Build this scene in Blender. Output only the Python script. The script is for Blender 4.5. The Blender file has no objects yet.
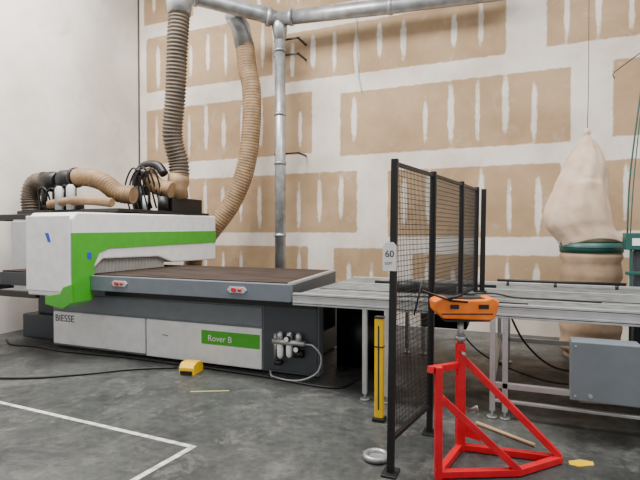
import bpy, bmesh, math, random
from mathutils import Vector, Matrix
random.seed(7)
C=bpy.context.scene.collection
# ---------------------------------------------------------------- materials
def mat(name,col,rough=.5,metal=0.,var=0.,scale=8.,col2=None,bump=0.,stretch=None):
    m=bpy.data.materials.new(name); m.use_nodes=True
    nt=m.node_tree; b=nt.nodes['Principled BSDF']
    b.inputs['Base Color'].default_value=(*col,1); b.inputs['Roughness'].default_value=rough
    b.inputs['Metallic'].default_value=metal
    tc=nt.nodes.new('ShaderNodeTexCoord'); mp=nt.nodes.new('ShaderNodeMapping')
    nt.links.new(tc.outputs['Object'],mp.inputs[0])
    if stretch: mp.inputs['Scale'].default_value=stretch
    n=nt.nodes.new('ShaderNodeTexNoise'); n.inputs['Scale'].default_value=scale; n.inputs['Detail'].default_value=8
    nt.links.new(mp.outputs[0],n.inputs['Vector'])
    r=nt.nodes.new('ShaderNodeValToRGB')
    if col2 is None:
        v=var if var else .06
        col2=tuple(min(1,c*(1+v)) for c in col); c1=tuple(c*(1-v) for c in col)
    else: c1=col
    r.color_ramp.elements[0].position=.35; r.color_ramp.elements[1].position=.68
    r.color_ramp.elements[0].color=(*c1,1); r.color_ramp.elements[1].color=(*col2,1)
    nt.links.new(n.outputs['Fac'],r.inputs[0]); nt.links.new(r.outputs[0],b.inputs['Base Color'])
    if bump:
        bp=nt.nodes.new('ShaderNodeBump'); bp.inputs['Strength'].default_value=bump; bp.inputs['Distance'].default_value=.02
        nt.links.new(n.outputs['Fac'],bp.inputs['Height']); nt.links.new(bp.outputs[0],b.inputs['Normal'])
    return m
M={}
M['white']=mat('painted_white',(.78,.79,.81),.35)
M['offwhite']=mat('painted_offwhite',(.46,.48,.49),.4)
M['green']=mat('green_paint',(.055,.37,.022),.35)
M['grey']=mat('machine_grey',(.155,.18,.205),.45)
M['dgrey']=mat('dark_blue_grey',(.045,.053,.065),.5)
M['rail']=mat('bed_rail_grey',(.14,.165,.195),.4)
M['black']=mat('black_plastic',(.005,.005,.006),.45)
M['blackmetal']=mat('black_powdercoat',(.004,.004,.005),.5)
M['alu']=mat('aluminium',(.56,.57,.58),.35,.75,.1)
M['galv']=mat('galvanised',(.36,.37,.38),.38,.7,.25,6)
M['spoil']=mat('spoilboard',(.026,.018,.015),.9,0,0,5,(.066,.047,.038),stretch=(.4,3,1))
M['spoil'].node_tree.nodes['Principled BSDF'].inputs['Specular IOR Level'].default_value=.15
M['bellow']=mat('bellows_grey',(.33,.32,.30),.8)
M['tan']=mat('tan_hose',(.27,.17,.088),.6,0,.25,6)
M['greyhose']=mat('grey_brown_hose',(.105,.08,.057),.6,0,.3,5)
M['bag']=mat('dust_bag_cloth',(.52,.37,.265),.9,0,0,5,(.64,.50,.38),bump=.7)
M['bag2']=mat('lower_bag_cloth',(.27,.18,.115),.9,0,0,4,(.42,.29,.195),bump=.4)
M['teal']=mat('teal_paint',(.012,.08,.068),.4)
M['red']=mat('red_paint',(.62,.006,.018),.35,0,.12,10)
M['orange']=mat('orange_paint',(.90,.19,.006),.4,0,.2,10)
M['yellow']=mat('yellow_paint',(.90,.55,.004),.4)
M['wood']=mat('wood_stick',(.40,.26,.14),.7)
M['paper']=mat('paper',(.85,.85,.84),.7)
M['ink']=mat('ink',(.02,.02,.03),.7)
M['conv']=mat('conveyor_belt',(.085,.092,.092),.6,0,0,9,(.18,.19,.187))
M['blue']=mat('blue_tape',(.015,.07,.50),.6)
M['tape']=mat('floor_tape',(.60,.585,.55),.7,0,.4,14)
M['ytape']=mat('yellow_tape',(.40,.40,.09),.7)
M['hosegrey']=mat('pneumatic_hose',(.30,.32,.33),.5)
M['brown']=mat('brown_dark',(.08,.055,.035),.7)

# ---------------------------------------------------------------- builders
def root(name,loc=(0,0,0),rz=0):
    e=bpy.data.objects.new(name,None); C.objects.link(e); e.location=loc; e.rotation_euler=(0,0,rz); e.empty_display_size=.2
    return e
def frame(d):
    d=d.normalized(); up=Vector((0,0,1)) if abs(d.z)<.95 else Vector((0,1,0))
    a=d.cross(up).normalized(); b=a.cross(d).normalized(); return a,b
class Part:
    def __init__(s,name,parent,m,smooth=False):
        s.bm=bmesh.new(); s.name=name; s.parent=parent; s.m=m; s.smooth=smooth
    def box(s,x0,x1,y0,y1,z0,z1,rot=None):
        vs=[s.bm.verts.new((x,y,z)) for x in(x0,x1) for y in(y0,y1) for z in(z0,z1)]
        for f in((0,1,3,2),(4,6,7,5),(0,4,5,1),(2,3,7,6),(0,2,6,4),(1,5,7,3)): s.bm.faces.new([vs[i] for i in f])
        return s
    def tube(s,pts,r,seg=12,cap=True,ph=0,sq=1.):
        pts=[Vector(p) for p in pts]; n=len(pts); rs=r if isinstance(r,(list,tuple)) else [r]*n
        rings=[]; pa=None
        for i,p in enumerate(pts):
            d=(pts[min(i+1,n-1)]-pts[max(i-1,0)]).normalized()
            if pa is None: a,b=frame(d)
            else:
                a=(pa-d*pa.dot(d)).normalized(); b=a.cross(d).normalized()
            pa=a
            rings.append([s.bm.verts.new(p+rs[i]*(a*math.cos(ph+2*math.pi*k/seg)+sq*b*math.sin(ph+2*math.pi*k/seg))) for k in range(seg)])
        for i in range(n-1):
            for k in range(seg):
                s.bm.faces.new((rings[i][k],rings[i][(k+1)%seg],rings[i+1][(k+1)%seg],rings[i+1][k]))
        if cap: s.bm.faces.new(rings[0][::-1]); s.bm.faces.new(rings[-1])
        return s
    def sq(s,p0,p1,w):   # square tube
        return s.tube([p0,p1],w*.7071,4,True,math.pi/4)
    def prism(s,poly,axis,a,b):
        def P(u,v,t): return {'x':(t,u,v),'y':(u,t,v),'z':(u,v,t)}[axis]
        A=[s.bm.verts.new(P(u,v,a)) for u,v in poly]; B=[s.bm.verts.new(P(u,v,b)) for u,v in poly]
        s.bm.faces.new(A); s.bm.faces.new(B[::-1]); n=len(poly)
        for i in range(n): s.bm.faces.new((A[i],B[i],B[(i+1)%n],A[(i+1)%n]))
        return s
    def done(s,bevel=0):
        bmesh.ops.recalc_face_normals(s.bm,faces=s.bm.faces)
        me=bpy.data.meshes.new(s.name); s.bm.to_mesh(me); s.bm.free()
        if s.smooth:
            for p in me.polygons: p.use_smooth=len(p.vertices)<=4
        me.materials.append(M[s.m] if isinstance(s.m,str) else s.m)
        o=bpy.data.objects.new(s.name,me); C.objects.link(o)
        if s.parent: o.parent=s.parent
        if bevel:
            b=o.modifiers.new('b','BEVEL'); b.width=bevel; b.segments=2; b.limit_method='ANGLE'
        return o
def spline(pts,n=12):
    pts=[Vector(p) for p in pts]; P=[2*pts[0]-pts[1]]+pts+[2*pts[-1]-pts[-2]]; out=[]
    for i in range(1,len(P)-2):
        for k in range(n):
            t=k/n; a,b,c,d=P[i-1:i+3]
            out.append(.5*((2*b)+(c-a)*t+(2*a-5*b+4*c-d)*t*t+(3*b-a-3*c+d)*t**3))
    out.append(pts[-1]); return out
def resample(pts,step):
    out=[pts[0]]; acc=0
    for i in range(1,len(pts)):
        a=pts[i-1]; b=pts[i]; L=(b-a).length; t=step-acc
        while t<=L: out.append(a+(b-a)*(t/L)); t+=step
        acc=(acc+L)%step if L else acc
    return out
def ribbed(name,parent,m,pts,r,pitch=.05,depth=.02,seg=20):
    ps=resample(spline(pts,16),pitch/4); rs=[r+depth*math.sin(i*math.pi/2) for i in range(len(ps))]
    return Part(name,parent,m,True).tube(ps,rs,seg).done()
def text(s,parent,loc,size,m,name='lettering',rot=(math.pi/2,0,0)):
    cu=bpy.data.curves.new(name,'FONT'); cu.body=s; cu.size=size; cu.extrude=.001
    t=bpy.data.objects.new(name,cu); me=bpy.data.meshes.new_from_object(t)
    bpy.data.objects.remove(t); me.materials.append(M[m])
    o=bpy.data.objects.new(name,me); C.objects.link(o); o.location=loc; o.rotation_euler=rot; o.parent=parent; return o

# ---------------------------------------------------------------- room
WY=8.0; LX=-7.4; H=7.0; RX=6.0
# floor
fm=bpy.data.materials.new('concrete_floor'); fm.use_nodes=True; nt=fm.node_tree; b=nt.nodes['Principled BSDF']
tc=nt.nodes.new('ShaderNodeTexCoord')
def noise(sc,det,ro,dist=0):
    n=nt.nodes.new('ShaderNodeTexNoise'); n.inputs['Scale'].default_value=sc; n.inputs['Detail'].default_value=det; n.inputs['Roughness'].default_value=ro; n.inputs['Distortion'].default_value=dist
    nt.links.new(tc.outputs['Object'],n.inputs['Vector']); return n
def ramp(n,p0,c0,p1,c1):
    r=nt.nodes.new('ShaderNodeValToRGB'); r.color_ramp.elements[0].position=p0; r.color_ramp.elements[1].position=p1
    r.color_ramp.elements[0].color=(*c0,1); r.color_ramp.elements[1].color=(*c1,1); nt.links.new(n.outputs['Fac'],r.inputs[0]); return r
def mix(fac,a_,b_,mode='MIX'):
    m=nt.nodes.new('ShaderNodeMix'); m.data_type='RGBA'; m.blend_type=mode
    for s_,i in((fac,0),(a_,6),(b_,7)):
        if hasattr(s_,'outputs'): nt.links.new(s_.outputs[2] if s_.bl_idname=='ShaderNodeMix' else s_.outputs[0],m.inputs[i])
        else: m.inputs[i].default_value=s_
    return m
n1=noise(.9,12,.70); n2=noise(14,10,.8); n3=noise(3.0,12,.75,.4); n4=noise(1.4,12,.72,.6); n5=noise(5,12,.8,.2)
base=ramp(n1,.42,(.036,.040,.040),.60,(.078,.082,.080))
light=ramp(n3,.54,(0,0,0),.60,(.65,.65,.65)); dark=ramp(n4,.53,(0,0,0),.62,(.75,.75,.75)); fine=ramp(n2,.32,(.5,.5,.5),.70,(1.45,1.45,1.42))
chips=ramp(n5,.64,(0,0,0),.66,(.6,.6,.6))
c_=mix(light,base,(.125,.126,.120,1)); c_=mix(dark,c_,(.022,.024,.024,1)); c_=mix(chips,c_,(.20,.20,.19,1)); c_=mix(1.,c_,fine,'MULTIPLY')
nt.links.new(c_.outputs[2],b.inputs['Base Color'])
b.inputs['Specular IOR Level'].default_value=.4
rr=nt.nodes.new('ShaderNodeMapRange'); rr.inputs['From Min'].default_value=.35; rr.inputs['From Max'].default_value=.65; rr.inputs['To Min'].default_value=.28; rr.inputs['To Max'].default_value=.65
nt.links.new(n4.outputs['Fac'],rr.inputs[0]); nt.links.new(rr.outputs[0],b.inputs['Roughness'])
Part('floor',None,fm).box(LX-.2,RX,-3,WY+.2,-.1,0).done()
# left wall
lw=bpy.data.materials.new('left_wall_paint'); lw.use_nodes=True; nt=lw.node_tree; b=nt.nodes['Principled BSDF']; b.inputs['Roughness'].default_value=.8
tc=nt.nodes.new('ShaderNodeTexCoord')
n1=noise(.9,6,.5); n2=noise(1.6,12,.75,1.0)
base=ramp(n1,.38,(.62,.565,.51),.64,(.79,.75,.71)); st_=ramp(n2,.56,(0,0,0),.72,(.5,.5,.5))
c_=mix(st_,base,(.50,.40,.31,1)); nt.links.new(c_.outputs[2],b.inputs['Base Color'])
Part('wall_left',None,lw).box(LX-.15,LX,-3,WY,0,H).done()
# back wall with taped drywall
rects=[(-7.25,-6.0,5.9,6.9),(-7.2,-4.22,4.5,5.62),(-4.12,-.16,4.33,5.22),(.41,4,4.36,5.5),
 (-5.2,-.5,5.6,6.6),
 (-7.2,-3.42,3.0,4.12),(-2.88,.74,2.92,4.02),(1.28,5,2.95,4.05),
 (-6.4,-2.57,1.57,2.65),(-2.02,.61,1.5,2.62),(1.13,5,1.6,2.62),
 (-6.0,-3.5,.25,1.32),(-3.0,-2.0,.25,1.30),(-1.6,4.5,.3,1.22)]
streaks=[]
for (x0,x1,z0,z1) in rects:
    x=x0+.28+random.uniform(-.05,.05)
    while x<x1-.12:
        if random.random()<.93:
            zc=(z0+z1)/2+random.uniform(-.1,.1); hl=random.uniform(.28,.44)*(z1-z0)
            streaks.append((x,zc,random.uniform(.032,.052),hl))
        x+=.41
st=.04; nx=int((RX-LX)/st); nz=int(H/st)
vs=[];vals=[]
for j in range(nz+1):
    z=j*st
    for i in range(nx+1):
        x=LX+i*st; vs.append((x,WY,z)); d=-9
        for (x0,x1,z0,z1) in rects:
            d=max(d,min(x-x0,x1-x,z-z0,z1-z))
        if d>0:
            for (sx,sz,w,hl) in streaks:
                if abs(x-sx)<.2 and abs(z-sz)<hl+.2:
                    e=(abs((x-sx)/w)**2.+abs((z-sz)/hl)**3.5)**.5
                    d=min(d,(e-1)*w)
        vals.append(max(-.3,min(.3,d)))
W=nx+1
fs=[(j*W+i,j*W+i+1,(j+1)*W+i+1,(j+1)*W+i) for j in range(nz) for i in range(nx)]
me=bpy.data.meshes.new('wall_back'); me.from_pydata(vs,[],fs)
at=me.attributes.new('board','FLOAT','POINT'); at.data.foreach_set('value',vals)
wb=bpy.data.objects.new('wall_back',me); C.objects.link(wb)
wm=bpy.data.materials.new('taped_drywall'); wm.use_nodes=True; nt=wm.node_tree; b=nt.nodes['Principled BSDF']; b.inputs['Roughness'].default_value=.85
tc=nt.nodes.new('ShaderNodeTexCoord'); a=nt.nodes.new('ShaderNodeAttribute'); a.attribute_name='board'
n=noise(7,6,.6)
ma=nt.nodes.new('ShaderNodeMath'); ma.operation='MULTIPLY_ADD'; ma.inputs[1].default_value=.065; nt.links.new(n.outputs['Fac'],ma.inputs[0])
nt.links.new(a.outputs['Fac'],ma.inputs[2])
mr=nt.nodes.new('ShaderNodeMapRange'); mr.inputs['From Min'].default_value=.022; mr.inputs['From Max'].default_value=.042
nt.links.new(ma.outputs[0],mr.inputs[0])
nl=noise(1.1,8,.6); nd=noise(2.5,12,.75,.8)
rw=ramp(nl,.38,(.60,.525,.45),.62,(.76,.71,.65)); rt=ramp(nl,.38,(.33,.22,.122),.62,(.44,.305,.183))
mx=nt.nodes.new('ShaderNodeMix'); mx.data_type='RGBA'
nt.links.new(mr.outputs[0],mx.inputs[0]); nt.links.new(rw.outputs[0],mx.inputs[6]); nt.links.new(rt.outputs[0],mx.inputs[7])
dust=ramp(nd,.56,(0,0,0),.72,(.4,.4,.4)); c_=mix(dust,mx,(.62,.53,.44,1))
nt.links.new(c_.outputs[2],b.inputs['Base Color'])
me.materials.append(wm)
Part('trim_1',None,'brown').box(LX+.001,LX+.025,WY-.025,WY-.005,0,H).done()

# ---------------------------------------------------------------- floor markings
t=root('floor_marking_tape')
Part('strip_1',t,'tape').prism([(-6.3,3.03),(-2.17,2.87),(-2.17,2.91),(-6.3,3.07)],'z',0,.002).done()
Part('strip_2',t,'tape').prism([(-2.38,1.2),(-2.335,1.2),(-2.17,2.868),(-2.215,2.868)],'z',0,.002).done()
p=Part('yellow_floor_tape',None,'ytape'); p.prism([(-2.97,3.88),(-2.63,4.05),(-2.635,4.07),(-2.975,3.90)],'z',0,.002); p.done()
p=Part('yellow_scrap_plate',None,'yellow'); p.prism([(.345,3.63),(.40,3.62),(.50,3.68),(.50,3.73),(.42,3.73),(.345,3.68)],'z',0,.008); p.done(.003)
p=Part('cardboard_scrap',None,'wood'); p.prism([(.55,5.0),(.85,5.05),(.9,5.2),(.6,5.22)],'z',0,.03); p.done(.003)

# ---------------------------------------------------------------- CNC router
R=root('cnc_router')
FY=4.72
p=Part('base_frame',R,'grey'); p.box(-5.9,-1.94,FY,4.86,.03,.84); p.done(.01)
p=Part('base_core_shade_black',R,'black'); p.box(-5.9,-2.25,4.86,6.2,.03,.84); p.box(-2.25,-2.0,4.9,5.4,.45,.84); p.done(.01)  # core and side face coloured black to paint in the shade under the bed
p=Part('plinth',R,'black'); p.box(-5.85,-2.3,FY+.05,6.15,0,.03); p.box(-2.3,-1.98,FY+.05,4.86,0,.03); p.done()
p=Part('front_panels',R,'white'); p.box(-5.86,-4.27,FY-.03,FY,.06,.50); p.box(-4.25,-2.62,FY-.03,FY,.04,.50); p.done(.012)
p=Part('panel_gap',R,'dgrey'); p.box(-2.60,-1.95,FY-.02,FY,.05,.80); p.done(.01)
p=Part('upper_skirt',R,'grey'); p.box(-5.86,-2.62,FY-.015,FY,.52,.74); p.done(.01)
p=Part('rack_strip',R,'black'); p.box(-4.9,-1.96,FY-.05,FY-.0,.76,.84)
p.box(-4.8,-2.0,FY-.08,FY-.05,.79,.82); p.done()
p=Part('green_label',R,'green'); p.box(-3.42,-2.64,FY-.036,FY-.03,.27,.43); p.done()
text('Rover B',R,(-3.33,FY-.038,.31),.10,'white'); text('BIESSE',R,(-5.82,FY-.033,.37),.13,'ink')
text('~',R,(-4.0,FY-.033,.28),.16,'green')
# bed
def bed(y0,y1,x0,inset=0):
    f=lambda y:-2.12-(y-4.40)*.11-inset
    return [(x0,y0),(f(y0),y0),(f(y1),y1),(x0,y1)]
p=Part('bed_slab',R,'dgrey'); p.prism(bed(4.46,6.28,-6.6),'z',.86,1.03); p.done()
p=Part('spoilboard',R,'spoil'); p.prism(bed(4.50,6.28,-6.6,.05),'z',1.03,1.05); p.done()
p=Part('bed_front_rail',R,'rail'); p.box(-4.85,-2.12,4.40,4.46,.86,1.045); p.done(.008)
p=Part('bed_edge_strips',R,'alu'); p.prism([(-2.18,4.46),(-2.13,4.46),(-2.33,6.28),(-2.38,6.28)],'z',1.03,1.055); p.done()
p=Part('rail_switch_plates',R,'offwhite')
for x in(-4.38,-2.75): p.prism([(x-.09,.93),(x+.09,.93),(x+.12,.965),(x+.09,.995),(x-.09,.995),(x-.12,.965)],'y',4.385,4.40)
p.done(.003)
p=Part('rail_switch_buttons',R,'red',True)
for x in(-4.38,-2.75): p.tube([(x-.03,4.386,.965),(x-.03,4.36,.965)],.024,14); p.box(x+.02,x+.06,4.375,4.386,.95,.98)
p.done()
# gantry
GX0,GX1,GY0,GY1=-5.64,-4.87,4.16,7.1
p=Part('gantry_beam',R,'white')
p.prism([(GY0,.80),(GY0,1.74),(GY0+.07,1.82),(GY1,1.86),(GY1,1.10),(5.95,1.12),(5.65,1.22),(4.62,1.24),(4.44,1.10),(4.38,.80)],'x',GX0,GX1); p.done(.02)
p=Part('gantry_green_band',R,'green')
p.prism([(GY0-.002,.74),(GY0-.002,1.57),(GY1-.02,1.60),(GY1-.02,1.40),(4.72,1.37),(4.55,1.32),(4.47,1.18),(4.44,.74)],'x',GX1-.02,GX1+.014); p.done()
p=Part('gantry_front_panel',R,'white'); p.box(GX0+.0,GX1-.03,GY0-.02,GY0,.86,1.78); p.done(.01)
p=Part('gantry_front_green',R,'green'); p.prism([(-5.30,.70),(-5.30,.80),(-5.05,.84),(-5.0,.92),(-4.87,.96),(-4.86,.74),(-5.0,.66)],'y',GY0-.03,GY0+.27); p.done(.006)
p=Part('blue_tape_marks',R,'blue'); p.prism([(-5.30,1.57),(-5.24,1.57),(-5.20,1.46),(-5.25,1.46)],'y',GY0-.024,GY0-.02); p.box(GX1+.015,GX1+.018,4.36,4.42,1.25,1.33); p.done()
p=Part('brush_curtain',R,'bellow')
poly=[]; y=4.48
while y<5.85:
    poly.append((y,GX1-.08+(.02 if len(poly)%2 else 0))); y+=.03
for k in range(len(poly)-1):
    (y0,x0),(y1,x1)=poly[k],poly[k+1]
    p.prism([(x0,y0),(x1,y1),(x1-.03,y1),(x0-.03,y0)],'z',1.055,1.26)
p.done()
# left guard
p=Part('left_guard_panel',R,'offwhite'); p.box(-7.0,-5.66,4.9,4.95,.78,1.74); p.done(.01)
p=Part('guard_bars',R,'black'); p.box(-7.0,-5.6,4.24,4.30,1.74,1.81); p.box(-7.0,-5.6,4.24,4.30,.74,.82)
p.box(-7.06,-7.0,4.24,4.95,.74,.82); p.box(-7.06,-7.0,4.24,4.95,1.74,1.81); p.box(-7.06,-7.0,4.24,4.30,0,1.81); p.done(.01)
p=Part('left_floor_box',R,'dgrey'); p.box(-6.9,-6.0,5.0,5.9,0,.35); p.box(-6.7,-6.1,5.1,5.8,.35,.78); p.done(.02)
# top of gantry: suction heads
p=Part('gantry_top_tray',R,'black'); p.box(-5.6,-4.9,4.9,6.95,1.855,1.90); p.box(-7.0,-5.6,5.0,5.5,1.84,1.9); p.box(-5.05,-4.9,6.0,6.75,1.9,2.12); p.done(.01)
ribbed('suction_elbow_1',R,'greyhose',[(-6.95,5.2,1.9),(-6.96,5.2,2.15),(-6.85,5.2,2.32),(-6.62,5.2,2.36)],.13,.045,.014)
ribbed('suction_elbow_2',R,'tan',[(-6.02,5.2,2.38),(-5.8,5.2,2.38),(-5.5,5.22,2.30),(-5.25,5.25,2.14),(-5.0,5.3,2.10)],.12,.045,.014)
ribbed('suction_elbow_3',R,'tan',[(-5.40,6.0,2.55),(-5.32,6.0,2.40),(-5.15,5.98,2.28),(-4.9,6.0,2.22)],.12,.045,.014)
ribbed('suction_elbow_4',R,'tan',[(-6.3,5.0,1.98),(-5.9,5.0,2.02),(-5.5,5.0,2.02),(-5.1,5.0,1.98)],.055,.03,.01)
p=Part('suction_pods',R,'black',True)
for x,z,r in((-6.47,2.34,.14),(-6.16,2.36,.13)):
    p.tube([(x-.12,5.2,z),(x-.1,5.2,z),(x+.02,5.2,z),(x+.04,5.2,z),(x+.14,5.2,z)],[r*.9,r*1.1,r*1.1,r,r],20)
for x in(-6.6,-6.3,-6.0): p.tube([(x,5.15,1.9),(x,5.15,2.3)],.045,12)
p.box(-6.65,-5.95,5.1,5.3,1.9,1.98); p.box(-6.5,-6.3,5.2,5.35,1.98,2.25)
p.tube(spline([(-5.62,6.0,2.1),(-5.60,6.0,2.45),(-5.45,6.0,2.62),(-5.2,6.0,2.62),(-5.06,6.0,2.48)],6),.07,14)
p.tube([(-5.5,6.0,1.9),(-5.5,6.0,2.3)],.13,18); p.tube([(-5.2,6.25,1.9),(-5.2,6.25,2.3)],.12,18); p.tube([(-5.0,5.9,1.9),(-5.0,5.9,2.12)],.08,18)
p.tube([(-5.42,6.0,2.46),(-5.38,6.0,2.56)],.16,18); p.tube([(-6.03,5.2,2.38),(-5.98,5.2,2.38)],.15,18)
p.done()
p=Part('suction_cylinders',R,'offwhite',True); p.tube([(-6.10,5.0,1.9),(-6.10,5.0,2.2),(-6.1,5.0,2.24)],[.06,.06,.03],14); p.tube([(-5.9,5.02,1.9),(-5.9,5.02,2.22),(-5.9,5.02,2.26)],[.06,.06,.03],14); p.tube([(-5.3,5.85,1.9),(-5.3,5.85,2.14)],.04,14)
p.done()
p=Part('hose_manifold',R,'tan',True); p.tube([(-4.95,6.2,2.5),(-4.95,6.2,2.36),(-4.95,6.2,2.26),(-4.93,6.22,2.1)],[.16,.17,.14,.13],20); p.done()
p=Part('pod_cables',R,'black',True)
for k in range(4):
    x=-6.6+k*.16; p.tube(spline([(x,5.1,1.9),(x+.05,5.02,2.15+random.uniform(0,.15)),(x+.2,5.02,2.2),(x+.25,5.1,1.9)],8),.013,6)
for k in range(5):
    x=-5.6+k*.09; p.tube(spline([(x,5.85,1.9),(x-.05,5.8,2.3),(x+.15,5.8,2.5+random.uniform(0,.12)),(x+.25,5.95,1.95)],8),.014,6)
p.done()
# air service unit (filter-regulator)
p=Part('air_service_unit',R,'alu',True)
p.box(-2.44,-2.06,FY-.12,FY-.04,.37,.42); p.box(-2.45,-2.42,FY-.06,FY,.2,.47)
for x in(-2.36,-2.25,-2.14): p.tube([(x,FY-.08,.42),(x,FY-.08,.46),(x,FY-.08,.50)],[.034,.034,.026],16)
p.done()
p=Part('air_service_bowls',R,'paper',True)
for x,l in((-2.36,.15),(-2.25,.13)): p.tube([(x,FY-.08,.37),(x,FY-.08,.36-l*.8),(x,FY-.08,.36-l)],[.036,.034,.018],16)
p.done()
p=Part('gauge_bodies',R,'black',True)
for x,z in((-2.14,.34),(-2.25,.44)): p.tube([(x,FY-.155,z),(x,FY-.11,z)],.032,20)
p.box(-2.40,-2.33,FY-.14,FY-.06,.15,.19); p.box(-2.19,-2.09,FY-.1,FY-.04,.24,.31); p.done()
p=Part('gauge_faces',R,'paper',True)
for x,z in((-2.14,.34),(-2.25,.44)): p.tube([(x,FY-.158,z),(x,FY-.155,z)],.026,20)
p.done()
p=Part('air_hose',R,'hosegrey',True); p.tube(spline([(-2.06,FY-.09,.39),(-1.95,FY-.13,.39),(-1.86,FY-.13,.28),(-1.90,FY-.16,.12),(-2.1,FY-.2,.03),(-2.4,FY-.15,.02),(-2.5,FY-.05,.05)],10),.010,8); p.done()

# floor cables, pedal
p=Part('floor_cable',None,'black',True)
p.tube(spline([(-6.9,2.9,.013),(-5.1,3.45,.013),(-4.5,3.81,.013),(-4.06,4.23,.013),(-3.62,4.5,.013)],10),.012,8); p.done()
p=Part('floor_cable',None,'black',True)
p.tube(spline([(-6.9,4.75,.013),(-6.5,4.55,.013),(-6.1,4.6,.013),(-5.5,4.55,.013),(-4.6,4.62,.013),(-3.6,4.62,.013),(-2.6,4.58,.013),(-1.7,4.5,.013),(-1.55,4.9,.013)],10),.012,8); p.done()
F=root('foot_pedal',(-3.37,4.42,0),.15)
p=Part('guard',F,'yellow'); p.prism([(-.10,0),(-.10,.08),(-.05,.13),(.06,.13),(.12,.07),(.12,.0),(.10,0),(.10,.06),(.05,.11),(-.04,.11),(-.08,.07),(-.08,0)],'x',-.09,.09)
p.box(-.09,-.08,-.09,.11,0,.11);p.box(.08,.09,-.09,.11,0,.11); p.done(.004)
p=Part('treadle',F,'black'); p.prism([(-.12,.01),(.09,.01),(.09,.03),(-.12,.05)],'x',-.07,.07); p.done(.003)

# ---------------------------------------------------------------- ducts
D=root('dust_extraction_duct')
p=Part('main_duct',D,'galv',True)
p.tube([(-5.9,5.45,5.50),(-4.86,6.5,5.40),(-4.1,7.25,5.32),(-3.85,7.45,5.26)],.13,20)
p.tube([(-3.85,7.45,5.26),(-2.0,7.55,5.18),(-.2,7.6,5.11),(-.05,7.6,5.22),(-.05,7.6,6.9)],.12,20); p.done()
p=Part('duct_collars',D,'galv',True)
for q0,q1,r in(((-4.0,7.35,5.29),(-3.94,7.40,5.285),.16),((-3.6,7.46,5.25),(-3.54,7.465,5.247),.14),((-1.9,7.55,5.177),(-1.84,7.553,5.174),.135),((-4.86,6.5,5.40),(-4.82,6.54,5.395),.15)):
    p.tube([q0,q1],r,20)
p.done()
p=Part('down_pipe',D,'galv',True); p.tube([(-3.81,7.5,.05),(-3.81,7.5,5.2)],.095,20)
for z in(.05,1.5,2.75,3.6,4.7): p.tube([(-3.81,7.5,z),(-3.81,7.5,z+.05)],.108,20)
p.tube([(-3.81,7.5,4.9),(-3.81,7.5,5.08),(-3.83,7.48,5.3)],[.095,.13,.15],20)
p.tube([(-3.81,7.5,0),(-3.81,7.5,.05)],.16,20); p.done()
p=Part('wall_brackets',D,'blackmetal')
for z in(4.68,4.95,2.95): p.box(-4.0,-3.5,7.63,7.66,z,z+.025); p.box(-3.55,-3.52,7.63,WY-.003,z,z+.025); p.box(-4.0,-3.97,7.63,WY-.003,z,z+.025)
p.done()
p=Part('drop_fitting',D,'galv',True); p.tube([(-4.77,6.05,5.5),(-4.77,6.02,5.22),(-4.76,6.0,5.04),(-4.76,6.0,4.88)],[.17,.23,.19,.17],20); p.tube([(-4.77,6.0,5.2),(-4.77,6.0,5.26)],.235,20)
p.tube([(-4.55,7.15,5.35),(-4.54,7.4,5.2),(-4.52,7.5,4.9)],[.15,.17,.17],20); p.done()
ribbed('flexible_hose_1',D,'greyhose',[(-4.76,6.0,4.9),(-4.80,6.0,4.4),(-4.88,6.05,3.7),(-4.98,6.1,3.1),(-4.95,6.2,2.7),(-4.93,6.2,2.45)],.15,.055,.014,24)
ribbed('flexible_hose_2',D,'tan',[(-4.52,7.5,4.95),(-4.46,7.5,4.5),(-4.38,7.5,4.1),(-4.39,7.5,3.4),(-4.5,7.48,2.7),(-4.75,7.42,2.1),(-5.1,7.3,1.6),(-5.5,7.35,1.2),(-5.6,7.35,.4),(-5.6,7.35,.05)],.165,.05,.006,24)

# ---------------------------------------------------------------- conveyor / outfeed table
K=root('outfeed_conveyor_table')
X0,X1=-2.05,3.2
p=Part('belt_surface',K,'conv'); p.box(X0,X1,4.345,6.2,.90,.955); p.done()
p=Part('side_rails',K,'alu')
for y in(4.30,6.2):
    p.box(X0,X1,y,y+.045,.935,.975); p.box(X0,X1,y+.005,y+.04,.895,.935); p.box(X0,X1,y,y+.045,.855,.895)
p.box(X0+.05,X1,4.72,4.735,.955,.963); p.box(X0+.05,X1,5.5,5.525,.955,.967)
p.done(.004)
p=Part('rail_slots',K,'black'); p.box(X0,X1,4.298,4.302,.950,.956); p.box(X0,X1,4.298,4.302,.872,.878); p.box(X0+.05,X1,4.9,4.93,.955,.959); p.done()
p=Part('cross_members',K,'alu')
for x in(X0+.02,-1.31,-.20,1.4,2.9): p.box(x,x+.045,4.345,6.2,.855,.9)
p.done(.003)
p=Part('legs',K,'alu')
for x in(-1.33,-1.12,-.20,-.10,1.42,1.52,3.1):
    for y in(4.305,6.205): p.box(x,x+.045,y,y+.04,.06,.855)
p.box(-.155,3.1,4.305,4.345,.26,.31); p.box(-.155,3.1,6.205,6.245,.26,.31); p.box(-.2,-.155,4.345,6.2,.26,.31); p.box(1.42,1.465,4.345,6.2,.26,.31)
p.box(-.155,3.1,4.305,4.345,.14,.165)
p.done(.004)
p=Part('leg_feet',K,'galv',True)
for x in(-1.33,-1.12,-.20,-.10,1.42,1.52,3.1):
    for y in(4.325,6.225): p.tube([(x+.022,y,0),(x+.022,y,.015)],.045,16); p.tube([(x+.022,y,.015),(x+.022,y,.06)],.012,10)
p.done()
p=Part('drive_units',K,'blackmetal',True)
p.tube([(-.95,5.0,1.0),(-.55,5.0,1.0)],.045,14); p.box(-1.15,-.95,4.93,5.07,.955,1.06)
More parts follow.
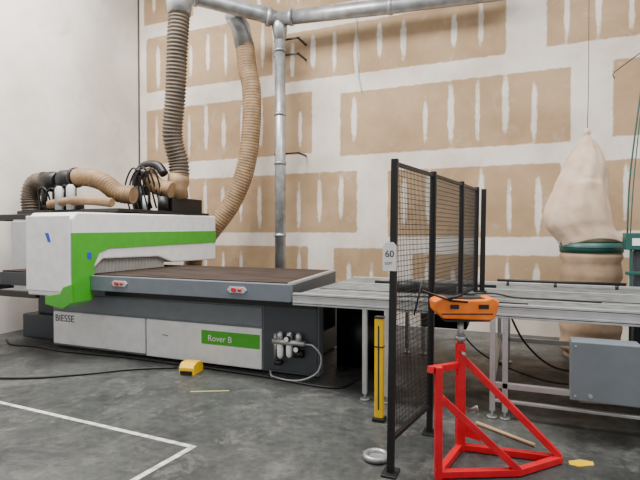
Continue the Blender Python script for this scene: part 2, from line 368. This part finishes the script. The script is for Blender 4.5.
p.box(-1.6,-.2,5.7,5.74,.955,.985); p.box(-.2,1.1,6.0,6.03,1.0,1.03)
for x in(-.1,.4,1.0): p.box(x,x+.03,6.0,6.03,.945,1.0)
p.tube(spline([(-.5,4.85,.97),(-.2,4.8,1.0),(0,4.82,.97),(.3,4.85,.965),(.7,4.82,.965)],8),.008,8)
p.tube(spline([(-1.1,4.5,.965),(-.7,4.45,.985),(-.4,4.5,.965),(.1,4.45,.965)],8),.008,8)
p.done()
p=Part('under_cables_shade_boxes',K,'black',True)
p.tube(spline([(-.1,5.2,.855),(.1,5.0,.5),(.4,4.8,.34),(.9,4.9,.42),(1.3,5.0,.855)],8),.010,8)
p.tube(spline([(-.8,5.6,.855),(-.4,5.5,.3),(.2,5.3,.1),(.7,5.5,.02)],8),.009,8)
p.box(-1.95,-1.4,5.3,5.9,.0,.7); p.box(-1.0,-.5,5.5,5.9,.5,.855); p.done()  # black boxes added to stand in for the shade beneath the table
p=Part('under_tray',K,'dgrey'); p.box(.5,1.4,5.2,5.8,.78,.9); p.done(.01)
B=root('electrical_junction_box')
p=Part('housing',B,'grey'); p.box(.40,.86,4.06,4.28,.325,.75); p.done(.012)
p=Part('lid',B,'grey'); p.box(.385,.875,4.04,4.06,.315,.76); p.done(.008)
p=Part('screws',B,'alu',True)
for x in(.42,.84):
    for z in(.35,.725): p.tube([(x,4.035,z),(x,4.04,z)],.008,8)
p.tube([(.52,4.034,.36),(.52,4.04,.36)],.015,10); p.done()
p=Part('mounting_lugs',B,'alu'); p.box(.45,.5,4.28,4.298,.28,.7); p.box(.76,.81,4.28,4.298,.28,.7); p.done()

# ---------------------------------------------------------------- safety fence (leans very slightly)
S=root('safety_fence'); S.rotation_euler=(0,.012,0); S.location=(0,0,-.007)
P=[(-.75,3.06),(-.62,3.80),(-.49,4.62),(-.40,5.25)]
HT=2.05
p=Part('posts',S,'blackmetal')
for i,(x,y) in enumerate(P):
    zb=0 if i<2 else .96
    p.box(x-.022,x+.022,y-.022,y+.022,zb,HT)
    if i<2: p.box(x-.05,x+.05,y-.07,y+.07,0,.012)
p.box(-.36,-.31,5.25,5.29,.96,HT-.02); p.box(-.41,-.29,5.22,5.28,.96,.975)
p.done(.003)
p=Part('panel_frames',S,'blackmetal'); q=Part('mesh_wires',S,'blackmetal')
def panel(a,b,z0,z1):
    A=Vector((*a,0)); Bv=Vector((*b,0)); d=(Bv-A).normalized(); L=(Bv-A).length; A=A+d*.03; L-=.06
    def at(s,z): v=A+d*s; return (v.x,v.y,z)
    for z in(z0,z1): p.sq(at(0,z),at(L,z),.025)
    for s_ in(0,L): p.sq(at(s_,z0),at(s_,z1),.022)
    n=int(L/.026)
    for i in range(1,n): q.tube([at(L*i/n,z0),at(L*i/n,z1)],.0025,4,False)
    n=int((z1-z0)/.035)
    for i in range(1,n): z=z0+(z1-z0)*i/n; q.tube([at(0,z),at(L,z)],.0022,4,False)
panel(P[0],P[1],.22,HT-.03); panel(P[1],P[2],1.0,HT-.03); panel(P[2],P[3],1.0,HT-.03)
p.done(); q.done()
L=root('lot_tag',(.018,0,0))
p=Part('card',L,'paper'); p.prism([(-.815,1.33),(-.725,1.33),(-.725,1.49),(-.745,1.515),(-.79,1.515),(-.815,1.49)],'y',3.028,3.031); p.done()
text('60',L,(-.80,3.026,1.42),.06,'ink','number'); text('LOT',L,(-.80,3.026,1.37),.025,'ink','caption')

# light curtain post
Y=root('light_curtain_post',(-1.05,3.89,0))
p=Part('column',Y,'yellow'); p.box(-.036,.036,-.03,.03,.03,.87); p.done(.006)
p=Part('lens_window',Y,'black'); p.box(-.006,.006,-.032,-.03,.1,.8); p.box(-.038,.038,-.033,.033,.62,.63); p.box(-.038,.038,-.033,.033,.86,.875); p.done()
p=Part('foot_plate',Y,'blackmetal'); p.box(-.05,.05,-.05,.05,0,.03); p.done(.003)

# ring on floor
G=Part('steel_ring_weight',None,'galv',True)
pts=[(-.89+.075*math.cos(a*math.pi/16),3.22+.075*math.sin(a*math.pi/16),.022) for a in range(33)]
G.tube(pts,.022,10,False); G.tube([(-.89,3.22,0),(-.89,3.22,.02)],.06,24); G.done()

# ---------------------------------------------------------------- red stand
rz=math.radians(22.2)
T=root('roller_support_stand',(-.365,3.58,0),rz)
p=Part('steel_frame',T,'red'); w=.045
p.sq((0,0,.0),(0,0,.78),.06)
p.sq((.03,0,.66),(.62,-.2,.05),w)
p.sq((0,0,.03),(.64,-.2,.03),w)
p.sq((-.257,-.4,0),(-.257,-.4,.72),w)
p.sq((-.31,-.40,.70),(-.02,0,.62),w)
p.sq((-.257,-.4,.03),(0,0,.03),w)
p.sq((-.24,-.4,.52),(.27,-.37,.04),w)
p.sq((-.257,-.4,.03),(.28,-.37,.03),w)
p.sq((.27,-.37,.03),(.62,-.2,.03),w)
p.prism([(.03,.10),(.16,.06),(.03,.25)],'y',-.006,.006)
p.done(.004)
p=Part('height_screw',T,'galv',True); p.tube([(0,0,.76),(0,0,.96)],.022,14); p.tube([(0,0,.80),(0,0,.83)],.04,6); p.tube([(.0,-.03,.72),(.0,-.10,.72)],.010,8)
p.tube([(.05,-.03,.30),(.10,-.07,.34),(.10,-.07,.30)],.012,8); p.done()
p=Part('orange_head',T,'orange')
p.prism([(-.15,.97),(.20,.955),(.23,1.0),(.25,1.09),(.20,1.12),(.16,1.105),(.05,1.10),(-.10,1.105),(-.15,1.12),(-.21,1.09),(-.20,1.02)],'y',-.09,.09); p.done(.012)
p=Part('head_slots',T,'blackmetal'); p.box(-.16,.2,-.094,.094,1.0,1.008); p.box(-.1,-.04,-.096,.096,1.04,1.07); p.box(.1,.17,-.096,.096,1.04,1.07); p.box(-.13,.19,-.07,.07,.945,.96); p.box(-.1,.16,-.05,.05,1.098,1.108); p.done()
p=Part('clamp_lever',T,'blackmetal',True); p.tube([(-.30,-.1,1.17),(-.1,-.1,1.10),(.02,-.1,1.09)],.008,8); p.tube([(-.36,-.12,1.0),(-.30,-.12,1.25)],.006,8); p.tube([(-.12,-.1,1.11),(-.02,-.1,1.14)],.011,8); p.done()

p=Part('wooden_stick',None,'wood',True); p.tube([(-.29,4.11,.016),(.14,3.83,.016)],.014,10); p.done()

# ---------------------------------------------------------------- dust collector
E=root('bag_dust_collector')
cx,cy=.78,6.86
prof=[(2.88,.02,.04),(2.83,.04,.04),(2.78,.035,.04),(2.70,.095,.04),(2.55,.18,.03),(2.38,.24,.01),(2.2,.29,-.03),(2.0,.345,-.06),(1.84,.38,-.07),(1.70,.385,-.05),(1.60,.365,0),(1.52,.36,.06),(1.45,.355,.09)]
p=Part('upper_bag',E,'bag',True); seg=48; rings=[]
ps=spline([(z,r,o) for z,r,o in prof],5)
for i,(z,r,o) in enumerate(ps):
    ring=[]
    for k in range(seg):
        a_=2*math.pi*k/seg
        rr_=r*(1+.05*math.sin(4*a_+z*3)+.04*math.sin(9*a_-z*5)+.02*math.sin(14*a_+z*9))
        ring.append(p.bm.verts.new((cx+o+rr_*math.cos(a_),cy+rr_*.88*math.sin(a_),z-.05*math.sin(a_*2+1)*(r>.3))))
    rings.append(ring)
for i in range(len(rings)-1):
    for k in range(seg): p.bm.faces.new((rings[i][k],rings[i][(k+1)%seg],rings[i+1][(k+1)%seg],rings[i+1][k]))
p.bm.faces.new(rings[0]); p.bm.faces.new(rings[-1]); p.done()
p=Part('drum_ring',E,'teal',True); p.tube([(cx+.09,cy,1.33),(cx+.09,cy,1.45)],.355,40); p.tube([(cx+.09,cy,1.39),(cx+.09,cy,1.402)],.363,40); p.done()
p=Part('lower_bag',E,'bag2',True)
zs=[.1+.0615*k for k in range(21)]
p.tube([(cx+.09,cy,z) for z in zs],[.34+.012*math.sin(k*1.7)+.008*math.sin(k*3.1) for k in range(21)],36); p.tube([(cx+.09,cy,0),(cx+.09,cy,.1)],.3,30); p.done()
p=Part('hanging_cord',E,'blackmetal',True); p.tube([(cx+.04,cy,2.86),(cx+.05,cy,3.3),(cx+.04,cy,6.9)],.004,6); p.done()
# green machine at right
N=root('green_woodworking_machine')
p=Part('green_head',N,'teal'); p.box(1.14,1.8,6.26,6.46,1.38,1.57); p.box(1.18,1.21,6.27,6.3,.3,1.38); p.box(1.3,1.33,6.27,6.3,.3,1.38); p.box(1.14,1.8,6.265,6.3,1.1,1.14); p.done(.008)
p=Part('body',N,'dgrey'); p.box(1.24,1.75,6.31,6.45,.0,1.38); p.done(.02)
p=Part('label',N,'paper'); p.box(1.2,1.32,6.257,6.26,1.43,1.51); p.done()
p=Part('mast',N,'teal',True); p.tube(spline([(1.17,6.36,1.56),(1.19,6.36,2.2),(1.28,6.36,3.1),(1.34,6.36,3.65)],8),.009,8)
p.tube(spline([(1.20,6.36,1.56),(1.23,6.36,2.2),(1.30,6.36,3.1),(1.34,6.36,3.65)],8),.006,8)
p.done()
p=Part('hook_wire',N,'blackmetal',True); p.tube([(1.03,6.36,3.33),(1.01,6.36,3.38),(1.05,6.36,3.42),(1.34,6.36,3.63),(1.36,6.36,3.71)],.006,6); p.done()
# wall cable
p=Part('wall_cable',None,'offwhite',True); p.tube(spline([(-2.6,WY-.02,6.8),(-2.58,WY-.02,5.2),(-2.55,WY-.02,4.4),(-2.48,WY-.02,4.0)],8),.008,6); p.done()

# ---------------------------------------------------------------- camera & light
cam=bpy.data.cameras.new('cam'); co=bpy.data.objects.new('camera',cam); C.objects.link(co)
co.location=(0,0,1.58); co.rotation_euler=(math.radians(90-.95),0,math.radians(22.2)); cam.lens=27; cam.sensor_width=36
bpy.context.scene.camera=co
def area(n,loc,rot,sx,sy,e,col=(1,1,1)):
    l=bpy.data.lights.new(n,'AREA'); l.shape='RECTANGLE'; l.size=sx; l.size_y=sy; l.energy=e; l.color=col
    o=bpy.data.objects.new(n,l); C.objects.link(o); o.location=loc; o.rotation_euler=rot
area('ceiling_light_1',(-5.0,4.0,6.9),(0,0,0),4,2.5,900,(1,.97,.93))
area('ceiling_light_2',(1.0,3.4,6.9),(0,0,0),4,2.5,480,(1,.97,.93))
w=bpy.data.worlds.new('w'); bpy.context.scene.world=w; w.use_nodes=True
w.node_tree.nodes['Background'].inputs[0].default_value=(1,.98,.95,1); w.node_tree.nodes['Background'].inputs[1].default_value=.95
